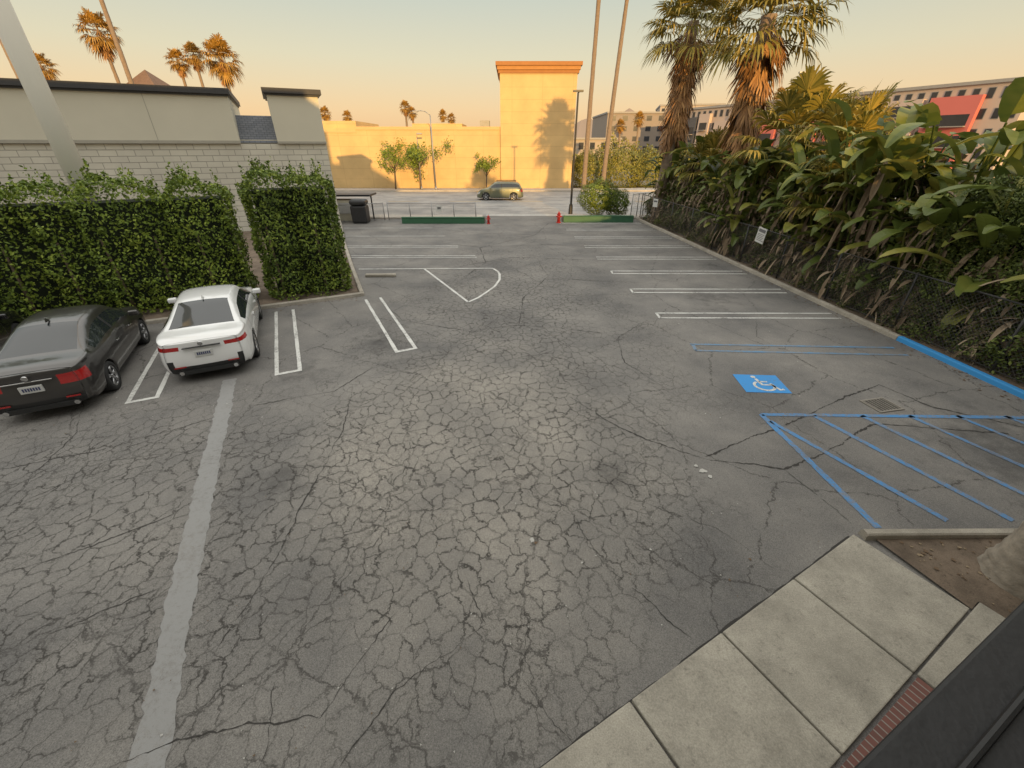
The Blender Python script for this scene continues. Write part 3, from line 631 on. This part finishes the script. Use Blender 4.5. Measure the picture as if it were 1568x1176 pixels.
# ---------------------------------------------------------------- street furniture
M_GALV=simple('galvanised_steel',(.32,.32,.32),.45,.15,6,.6)
M_BLK=simple('black_metal',(.02,.02,.022),.45,.2,6)
M_POLE=simple('white_pole_paint',(.66,.63,.55),.6,.06,.7)
e=empty('sign_pylon',(-13.15,14.1,0)); a=MB(); a.cyl((0,0,0),(0,0,13),.29,.24,28); a.cyl((0,0,0),(0,0,.1),.45,.45,28); a.obj('pole',[M_POLE],e,True)
def lamp(x,y,h,arm,m,r0=.09,name='street_lamp'):
    e=empty(name,(x,y,0)); a=MB(); a.cyl((0,0,0),(0,0,.5),r0*1.9,r0*1.6,12); a.cyl((0,0,.5),(0,0,h),r0,r0*.65,12)
    ax=arm; P=[(0,0,h),(ax*.4,0,h+.35),(ax*.8,0,h+.42),(ax,0,h+.38)]
    for p,q in zip(P[:-1],P[1:]): a.cyl(p,q,r0*.5,r0*.45,8)
    s=1 if ax>0 else -1
    a.obj('post',[m],e,True); b_=MB(); b_.box(min(ax,ax+.6*s),max(ax,ax+.6*s),-.14,.14,h+.28,h+.42); o=b_.obj('lamp_head',[m],e); bevel(o,.04)
lamp(-9.0,54.5,7.6,-1.3,M_GALV,.08); lamp(-10.7,54.6,5.5,.01,M_GALV,.05,'traffic_pole')
e=empty('street_lamp',(4.62,35.4,0)); a=MB(); a.cyl((0,0,0),(0,0,.7),.17,.14,14);a.cyl((0,0,.7),(0,0,7.9),.085,.06,14); a.cyl((0,0,7.9),(.1,0,8.0),.05,.05,8)
a.box(-.35,.35,-.16,.16,7.95,8.06); a.obj('post_and_head',[M_BLK],e)
e=empty('street_lamp',(33.5,60,0)); a=MB(); a.cyl((0,0,0),(0,0,12),.14,.08,10); a.box(-.2,1.4,-.15,.15,12,12.15); a.obj('post_and_head',[M_GALV],e)
def lattice(name):
    m,nt,b=mat(name); s=N(nt,'ShaderNodeSeparateXYZ'); L(nt,N(nt,'ShaderNodeTexCoord').outputs['Object'],s.inputs[0])
    def ln(a): 
        f=math_(nt,'FRACT',math_(nt,'MULTIPLY',a,9.0)); return math_(nt,'LESS_THAN',math_(nt,'ABSOLUTE',math_(nt,'SUBTRACT',f,.5)),.04)
    k=math_(nt,'MAXIMUM',ln(math_(nt,'ADD',s.outputs[0],s.outputs[2])),ln(math_(nt,'SUBTRACT',s.outputs[0],s.outputs[2])))
    L(nt,k,b.inputs['Alpha']); setin(b,Roughness=.5,Metallic=.5); b.inputs['Base Color'].default_value=(.12,.12,.12,1); return m
M_LINK=lattice('chain_link')
def fence(name,a0,a1,h,step=2.4,z0=0.0,mid=False,m=M_GALV):
    a0=np.array(a0,float);a1=np.array(a1,float);d=a1-a0;Ln=float(np.linalg.norm(d)); e=empty(name,(a0[0],a0[1],z0),math.atan2(d[1],d[0]))
    a=MB(); n=max(1,round(Ln/step))
    for i in range(n+1): x=Ln*i/n; a.cyl((x,0,0),(x,0,h+.05),.03,.03,8)
    a.cyl((0,0,h),(Ln,0,h),.022,.022,8); a.cyl((0,0,.08),(Ln,0,.08),.012,.012,6)
    if mid: a.cyl((0,0,h*.5),(Ln,0,h*.5),.02,.02,6)
    a.obj('posts_and_rails',[m],e,True)
    b_=MB(); b_.add([(0,.001,.05),(Ln,.001,.05),(Ln,.001,h),(0,.001,h)],[(0,1,2,3)]); b_.obj('mesh_panel',[M_LINK],e)
    return e
M_DSTL=simple('dark_steel',(.05,.05,.05),.6,.3,6)
fence('chain_link_fence',(-8.9,32.2),(-2.6,32.2),1.15,1.6)
fence('chain_link_fence',(KX(33)+.45,33.0),(KX(6)+.5,6),1.6,2.6,.05,m=M_DSTL)
fence('chain_link_fence',(8.6,32.4),(10.2,33.6),1.7,.8)
fence('chain_link_fence',(-12.2,30.9),(-9.2,32.2),1.15,1.4)
M_GRN=simple('green_paint',(.03,.11,.055),.6,.25,5); M_RED=simple('red_paint',(.50,.03,.02),.5,.2,5)
def curbwall(x0,x1,y,h):
    a=MB(); a.box(x0,x1,y,y+.22,0,h); a.box(x0-.02,x1+.02,y-.03,y+.25,h,h+.05,0); a.box(x0,x1,y+.25,y+1.3,0,h-.1,1); o=a.obj('green_planter_wall',[M_GRN,M_DIRT]); bevel(o,.02)
curbwall(-7.6,-1.9,30.6,.38); curbwall(3.6,8.5,31.1,.40)
def hydrant(x,y,s=1.0):
    e=empty('fire_hydrant',(x,y,0)); e.scale=(s,s,s); a=MB()
    a.cyl((0,0,0),(0,0,.06),.15,.15,16);a.cyl((0,0,.06),(0,0,.50),.10,.095,16);a.cyl((0,0,.50),(0,0,.54),.13,.13,16);a.cyl((0,0,.54),(0,0,.64),.10,.05,16);a.cyl((0,0,.64),(0,0,.70),.025,.025,8)
    a.cyl((-.17,0,.40),(.17,0,.40),.045,.045,12);a.cyl((0,-.17,.36),(0,0,.36),.06,.06,12); a.obj('body',[M_RED],e,True)
hydrant(-1.62,30.55,.85); hydrant(3.25,30.95,1.1)
e=empty('kiosk_shelter',(-12.9,31.9,0)); a=MB(); a.box(0,1.9,0,1.2,0,1.35,0); a.box(-.5,3.0,-.2,1.5,1.62,1.74,1); a.box(-.3,-.22,-.1,-.02,0,1.62,1); a.box(2.88,2.96,.3,.38,0,1.62,1)
a.box(.1,1.8,-.05,0,.5,1.2,3)
a.obj('shelter',[M_CREAM,M_BLK,simple('dark_panel',(.03,.03,.03),.3),simple('pale_panel',(.5,.5,.5),.4)],e)
e=empty('trash_can',(-10.5,31.0,0)); a=MB(); a.box(-.52,.52,-.45,.45,.05,1.15,0); o=a.obj('bin',[M_BLK],e); bevel(o,.10,3)
a=MB(); a.box(-.55,.55,-.48,.48,1.17,1.52,0); o=a.obj('domed_lid',[M_BLK],e); bevel(o,.17,5)
a=MB(); a.box(-.3,.3,-.49,-.475,1.24,1.36,0); a.box(-.45,.45,-.40,.40,0,.05,0); a.obj('slot_and_base',[bpy.data.materials['dark_panel']],e)
e=empty('fence_sign',(KX(18.2)+.28,18.2,1.45),math.radians(-80)); a=MB(); a.box(-.25,.25,-.01,.01,-.3,.3,0); a.box(-.2,.2,-.014,-.01,.12,.24,1)
for i in range(5): a.box(-.19,.19-.05*(i%2),-.014,-.01,.03-.06*i,.05-.06*i,1)
o=a.obj('panel',[simple('sign_white',(.6,.6,.58),.5,.05),simple('sign_print',(.15,.15,.16),.5)],e); o.rotation_euler=(0,math.radians(6),0); 
e=empty('fence_sign',(KX(30)+.28,30,1.4),math.radians(-60)); a=MB(); a.box(-.2,.2,-.01,.01,-.25,.25,0); a.box(-.15,.15,-.014,-.01,.05,.15,1); a.obj('panel',[bpy.data.materials['sign_white'],bpy.data.materials['sign_print']],e)
e=empty('no_parking_sign',(-5.2,32.15,0)); a=MB(); a.box(-.2,.2,-.05,-.035,.6,1.0,0); a.box(-.12,.12,-.055,-.05,.75,.9,1); a.obj('panel',[bpy.data.materials['sign_white'],bpy.data.materials['sign_print']],e)
# ---------------------------------------------------------------- vehicles
M_TYRE=simple('tyre_rubber',(.02,.02,.02),.85,.2,20); M_RIM=simple('alloy_rim',(.42,.42,.43),.3,.1,10,.9); M_CGLASS=simple('car_glass',(.016,.02,.022),.05,.1,1)
M_CGLASS.node_tree.nodes['Principled BSDF'].inputs['Specular IOR Level'].default_value=.8
M_PLBLK=simple('black_plastic',(.02,.02,.02),.5,.2,10); M_TAIL=simple('tail_lamp_red',(.35,.012,.012),.15,.2,12,coat=1.0); M_CHR=simple('chrome',(.6,.6,.6),.15,.05,5,1.0); M_PLATE=simple('licence_plate_white',(.55,.55,.53),.5,.05); M_HEAD=simple('head_lamp',(.5,.5,.5),.1,.1,10,.3)
M_PTXT=simple('plate_text',(.03,.04,.12),.6)
def carpaint(name,col,metal,rough=.3):
    m=simple(name,col,rough,.04,2,metal,coat=1.0); m.node_tree.nodes['Principled BSDF'].inputs['Coat Roughness'].default_value=.05; return m
def car(name,loc,rz,paintm,Ln,W,Ht,kind='sedan',wheelr=.33,tail='wide'):
    e=empty(name,loc,rz); w2=W/2
    if kind=='sedan':
        tx=[0,.02,.05,.10,.145,.19,.33,.385,.44,.50,.56,.62,.775,.82,.92,.97,1.0]
        tz=[.965,1.02,1.045,1.05,1.065,1.14,1.37,1.425,1.443,1.447,1.438,1.40,1.03,.99,.90,.80,.62]
        gl0,gl1=.155,.355; ws0,ws1=.615,.765; sw0,sw1=.20,.73; bx=[0,.15,.4,.7,.8,.9,1]; bz=[.90,.965,.95,.92,.88,.80,.55]
        crx=[0,.13,.16,.34,.62,.78,.83,1]; crv=[.93,.90,.82,.665,.665,.80,.88,.86]
    else:
        tx=[0,.015,.04,.08,.14,.25,.4,.55,.62,.76,.80,.9,.97,1.0]; tz=[1.05,1.15,1.40,1.58,1.66,1.70,1.71,1.69,1.64,1.16,1.12,1.04,.92,.7]
        gl0,gl1=.02,.07; ws0,ws1=.63,.75; sw0,sw1=.07,.72; bx=[0,.1,.4,.7,.8,.9,1]; bz=[1.0,1.08,1.06,1.03,1.0,.92,.65]
        crx=[0,.06,.62,.77,.82,1]; crv=[.84,.74,.72,.84,.9,.86]
    tz=[v*Ht/(1.447 if kind=='sedan' else 1.71) for v in tz]
    px=[0,.012,.035,.08,.16,.3,.7,.84,.92,.965,.988,1]; pw=[.78,.855,.915,.955,.985,1,1,.985,.95,.88,.80,.70]
    wx=(.205*Ln,.805*Ln); R=wheelr+.045; zc=wheelr
    st=set(np.round(np.linspace(0,1,60),4).tolist()+[.006,.012,.022,.994,.988])
    seams=(.235,.47,.70)
    for s_ in seams: st|={s_-.0012,s_+.0012}
    for c_ in wx:
        for a_ in np.linspace(-1,1,11): st.add(round((c_+a_*R)/Ln,4))
        st|={round((c_-R)/Ln-.0015,4),round((c_+R)/Ln+.0015,4)}
    st=sorted(x for x in st if 0<=x<=1); V=[];NJ=14
    smooth_top=lambda f: (np.interp(f-.012,tx,tz)+np.interp(f,tx,tz)*2+np.interp(f+.012,tx,tz))/4
    rings=[]
    for f in st:
        x=f*Ln; w=w2*np.interp(f,px,pw); zt=smooth_top(f); belt=min(np.interp(f,bx,bz),zt-.05); z0=.20
        if f<.03: z0=.26
        if f>.96: z0=.22
        arch=0
        for c_ in wx:
            if abs(x-c_)<R: arch=max(arch,zc+math.sqrt(max(0,R*R-(x-c_)**2)))
        zs=[z0,z0,z0+.03]+[z0+(belt-z0)*k for k in (.28,.50,.68,.84)]+[belt]
        ys=[0,.84*w,.965*w,.995*w,1.0*w,.992*w,.985*w,.955*w]
        cr=w2*np.interp(f,crx,crv); cr=min(cr,w*.95)
        up=zt-belt
        dz=.075 if up>.3 else max(.012,.075*up/.3)
        zs+=[belt+min(.03,up*.25),zt-dz-min(.04,up*.15),zt-dz,zt-dz*.35,zt-dz*.08,zt]
        ycr=cr; y8=ys[7]-.012
        ys+=[y8,ycr+(y8-ycr)*.10,ycr,ycr*.88,ycr*.5,0]
        if arch>0:
            for j in range(0,8): zs[j]=max(zs[j],min(arch,zs[7]-.004*(7-j)))
            ys[1]=max(ys[1],.84*w)
        rings.append(list(zip([x]*NJ,ys,zs)))
    def sh(x,z):
        if x<.7:
            k=(1-x/.7)**1.5; x+= k*np.interp(z,[.2,.35,.5,.66,.8,.95,1.05,1.5],[.07,.01,0,.03,.06,.07,.10,.18])
        if x>Ln-.5: k=(1-(Ln-x)/.5)**1.5; x-= k*np.interp(z,[.2,.45,.7,.9],[.05,0,.06,.2])
        return x
    nS=len(st); F=[];M=[]
    for side in (1,-1):
        for rg_ in rings:
            for (x,y,z_) in rg_: V.append((sh(x,z_),side*y,z_))
    def vid(side,i,j): return side*nS*NJ+i*NJ+j
    for side in (0,1):
        for i in range(nS-1):
            fm=(st[i]+st[i+1])/2
            for j in range(NJ-1):
                q=(vid(side,i,j),vid(side,i+1,j),vid(side,i+1,j+1),vid(side,i,j+1)); 
                if side==1: q=q[::-1]
                m=0
                if j==8 and sw0<fm<sw1 and abs(fm-.47)>.012: m=1
                elif j==8 and sw0-.0<fm<sw1: m=2
                elif j>=11 and (gl0<fm<gl1 or ws0<fm<ws1): m=1
                elif j<=1: m=2
                elif j in (4,5,6,7) and any(abs(fm-s_)<.0013 for s_ in seams): m=2
                elif j in ((5,6) if tail=='wide' else (6,)) and fm<(.055 if tail=='wide' else .06): m=3
                elif j in (5,6) and fm>.94: m=4
                F.append(q);M.append(m)
    cols=[-1,-.86,-.62,-.3,0,.3,.62,.86,1]
    for end,i in ((0,0),(1,nS-1)):
        rg_=rings[i]; grid=[]
        for j in range(1,NJ):
            row=[]
            for c_ in cols:
                x,y,z_=rg_[j]
                if abs(c_)==1: row.append(vid(0 if c_>0 else 1,i,j))
                else:
                    V.append((sh(x,z_)+(-1 if end==0 else 1)*.055*(1-c_*c_),y*c_,z_)); row.append(len(V)-1)
            grid.append(row)
        for a_ in range(len(grid)-1):
            for c_ in range(len(cols)-1):
                q=(grid[a_][c_],grid[a_][c_+1],grid[a_+1][c_+1],grid[a_+1][c_]); 
                if end==0: q=q[::-1]
                jm=a_+1; cm_=abs((cols[c_]+cols[c_+1])/2); m=0
                if end==0:
                    if jm<=2: m=2
                    elif tail=='wide' and jm in (5,6) and cm_>.6: m=3
                    elif tail=='thin' and jm==6 and cm_>.6: m=3
                    elif tail=='thin' and jm==3 and cm_>.85: m=2
                else:
                    if jm<=4 and cm_<.7: m=2
                F.append(q);M.append(m)
    o=mesh('body',V,F,[paintm,M_CGLASS,M_PLBLK,M_TAIL,M_HEAD],M,e,True)
    ss=o.modifiers.new('s','SUBSURF');ss.levels=1;ss.render_levels=1
    for c_ in wx:
        for s_ in (1,-1):
            wb=MB(); yo=s_*(w2-.015); yi=s_*(w2-.24); n=28; r_=wheelr
            prof=[(r_*.62,yi),(r_*.93,yi),(r_,yi+s_*.03),(r_,yo-s_*.03),(r_*.95,yo-s_*.004),(r_*.70,yo-s_*.002),(r_*.67,yo-s_*.02)]
            Vv=[];Ff=[]
            for i in range(n):
                t=6.28318*i/n
                for rr,yy in prof: Vv.append((c_+rr*math.cos(t),yy,r_+rr*math.sin(t)))
            k=len(prof)
            for i in range(n):
                for j in range(k-1): Ff.append((i*k+j,((i+1)%n)*k+j,((i+1)%n)*k+j+1,i*k+j+1))
            wb.add(Vv,Ff,0)
            wb.cyl((c_,yo-s_*.09,r_),(c_,yo-s_*.08,r_),r_*.68,r_*.68,n,2)
            for q_ in range(5):
                for dl in (-.13,.13):
                    t=q_*1.2566+.3+dl
                    a0=Vector((c_+.05*math.cos(t),yo-s_*.03,r_+.05*math.sin(t))); a1=Vector((c_+r_*.66*math.cos(t),yo-s_*.02,r_+r_*.66*math.sin(t)))
                    wb.cyl(a0,a1,.022,.016,6,1)
            wb.cyl((c_,yo-s_*.07,r_),(c_,yo-s_*.01,r_),.06,.045,14,1)
            Vv=[];Ff=[]
            for i in range(n):
                t=6.28318*i/n
                for rr,yy in ((r_*.69,yo-s_*.012),(r_*.63,yo-s_*.012),(r_*.62,yo-s_*.06)): Vv.append((c_+rr*math.cos(t),yy,r_+rr*math.sin(t)))
            for i in range(n):
                for j in range(2): Ff.append((i*3+j,((i+1)%n)*3+j,((i+1)%n)*3+j+1,i*3+j+1))
            wb.add(Vv,Ff,1)
            wb.obj('wheel',[M_TYRE,M_RIM,M_PLBLK],e,True)
    d=MB()
    mx=.70*Ln; bz_=np.interp(.7,bx,bz)
    for s_ in (1,-1):
        d.box(mx-.07,mx+.09,s_*(w2-.02) if s_>0 else -(w2+.19),(w2+.19) if s_>0 else -(w2-.02),bz_+.02,bz_+.15,0)
    o=d.obj('mirrors',[paintm],e,True); bevel(o,.035,3)
    d=MB(); 
    hs=(.44,.66)
    for s_ in (1,-1):
        for h_ in hs:
            x=h_*Ln-.12; y0=s_*(w2*.985); d.box(x-.09,x+.09,min(y0,y0+s_*.03),max(y0,y0+s_*.03),bz_-.13,bz_-.10,0)
    o=d.obj('door_handles',[M_CHR if tail=='wide' else paintm],e); bevel(o,.008)
    if kind=='sedan':
        d=MB(); d.box(-.050,-.01,-.17,.17,.63,.77,0); o=d.obj('licence_plate',[M_PLATE],e); bevel(o,.008)
        d=MB(); 
        for i in range(7): d.box(-.054,-.051,-.13+i*.038,-.13+i*.038+.024,.67,.735,0)
        d.obj('plate_text',[M_PTXT],e)
        d=MB(); d.box(-.052,.0,-.36,.36,.845,.865,0); o=d.obj('trunk_trim',[M_CHR if tail=='wide' else M_PLBLK],e); bevel(o,.006)
        d=MB(); d.box(-.055,.1,-w2*.62,w2*.62,.25,.34,0); d.cyl((-.062,-.52,.30),(.05,-.52,.30),.045,.045,14,1); d.cyl((-.062,.52,.30),(.05,.52,.30),.045,.045,14,1); d.obj('rear_diffuser',[M_PLBLK,M_CHR],e)
        d=MB(); d.cyl((-.03,0,.93),(-.048,0,.925),.05,.05,16,0); d.obj('badge',[M_CHR],e)
        d=MB(); d.box(-.048,-.04,-.62,-.40,.42,.45,0); d.box(-.048,-.04,.40,.62,.42,.45,0); d.obj('reflectors',[M_TAIL],e)
        d=MB(); fx=.37*Ln; d.add([(fx-.10,-.015,Ht-.02),(fx+.06,-.015,Ht-.02),(fx+.06,.015,Ht-.02),(fx-.10,.015,Ht-.02),(fx-.09,0,Ht+.05),(fx-.05,0,Ht+.05)],[(0,1,5,4),(3,4,5,2),(0,4,3),(1,2,5)]); d.obj('antenna_fin',[paintm],e)
    else:
        d=MB(); d.box(.15*Ln,.58*Ln,-w2*.66,-w2*.62,Ht+.0,Ht+.05); d.box(.15*Ln,.58*Ln,w2*.62,w2*.66,Ht+.0,Ht+.05); d.obj('roof_rails',[M_PLBLK],e)
    return e
HD=math.atan2(D1[1],D1[0])
P_W=carpaint('white_pearl_paint',(.70,.70,.69),.0,.25); P_G=carpaint('graphite_paint',(.06,.056,.053),.6,.32); P_B=carpaint('black_paint',(.012,.012,.013),.3,.25); P_S=carpaint('green_grey_paint',(.13,.14,.09),.3,.35)
car('parked_car',PQ(-2.42,10.62),HD,P_W,4.95,1.865,1.445,tail='thin',wheelr=.345)
car('parked_car',PQ(-5.12,10.15),HD,P_G,4.63,1.76,1.49,tail='wide',wheelr=.325)
car('parked_car',PQ(-8.0,11.2),HD,P_B,4.7,1.8,1.45)
car('suv',(1.1,45.6,0),math.pi,P_S,4.55,1.82,1.68,'suv',.36)
# ---------------------------------------------------------------- light
EL=9.0
w=bpy.data.worlds.new('World'); scene.world=w; w.use_nodes=True; nt=w.node_tree
bg=nt.nodes['Background']; sk=N(nt,'ShaderNodeTexSky',sky_type='NISHITA'); sk.sun_disc=False
sk.sun_elevation=math.radians(EL); sk.sun_rotation=math.radians(168.5); sk.altitude=100; sk.air_density=1.2; sk.dust_density=3.0; sk.ozone_density=1.0
# evening dome: warm horizon band, zenith brightened as added fill light, over physical sky
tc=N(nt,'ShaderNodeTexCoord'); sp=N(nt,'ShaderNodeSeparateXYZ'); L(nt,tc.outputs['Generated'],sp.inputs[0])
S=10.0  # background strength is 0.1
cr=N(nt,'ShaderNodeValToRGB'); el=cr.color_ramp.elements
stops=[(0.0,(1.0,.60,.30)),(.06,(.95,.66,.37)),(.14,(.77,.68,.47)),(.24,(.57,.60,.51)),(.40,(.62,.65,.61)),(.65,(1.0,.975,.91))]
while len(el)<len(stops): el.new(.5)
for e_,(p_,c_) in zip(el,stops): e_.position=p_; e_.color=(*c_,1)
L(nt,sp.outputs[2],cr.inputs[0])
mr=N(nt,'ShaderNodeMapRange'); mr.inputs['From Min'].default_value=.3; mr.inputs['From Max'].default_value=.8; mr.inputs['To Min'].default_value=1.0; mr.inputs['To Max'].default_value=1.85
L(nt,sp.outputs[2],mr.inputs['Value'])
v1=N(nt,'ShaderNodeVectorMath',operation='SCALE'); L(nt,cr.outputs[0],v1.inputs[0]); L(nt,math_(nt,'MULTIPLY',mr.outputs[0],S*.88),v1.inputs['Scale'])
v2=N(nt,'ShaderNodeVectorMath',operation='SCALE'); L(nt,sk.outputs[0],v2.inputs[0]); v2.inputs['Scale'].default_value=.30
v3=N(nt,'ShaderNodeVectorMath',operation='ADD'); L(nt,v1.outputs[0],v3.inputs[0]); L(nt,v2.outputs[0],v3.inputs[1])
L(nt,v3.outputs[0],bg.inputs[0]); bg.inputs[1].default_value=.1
sd=bpy.data.lights.new('sun','SUN'); sd.energy=5.0; sd.angle=math.radians(.6); sd.color=(1,.61,.22)
so=bpy.data.objects.new('sun',sd); COL.objects.link(so)
tos=Vector((.2*math.cos(math.radians(EL)),-.98*math.cos(math.radians(EL)),math.sin(math.radians(EL))))
so.rotation_euler=tos.to_track_quat('Z','Y').to_euler(); so.location=(20,-60,30)
# ---------------------------------------------------------------- camera
cd=bpy.data.cameras.new('camera'); cam=bpy.data.objects.new('camera',cd); COL.objects.link(cam)
cam.location=(0,0,4.7); cam.rotation_euler=(math.radians(90-29.7),0,0); cd.sensor_width=36; cd.lens=36*640/1568; cd.clip_start=.05; cd.clip_end=4000
scene.camera=cam
scene.view_settings.view_transform='Standard'; scene.view_settings.look='None'; scene.view_settings.exposure=0; scene.view_settings.gamma=1
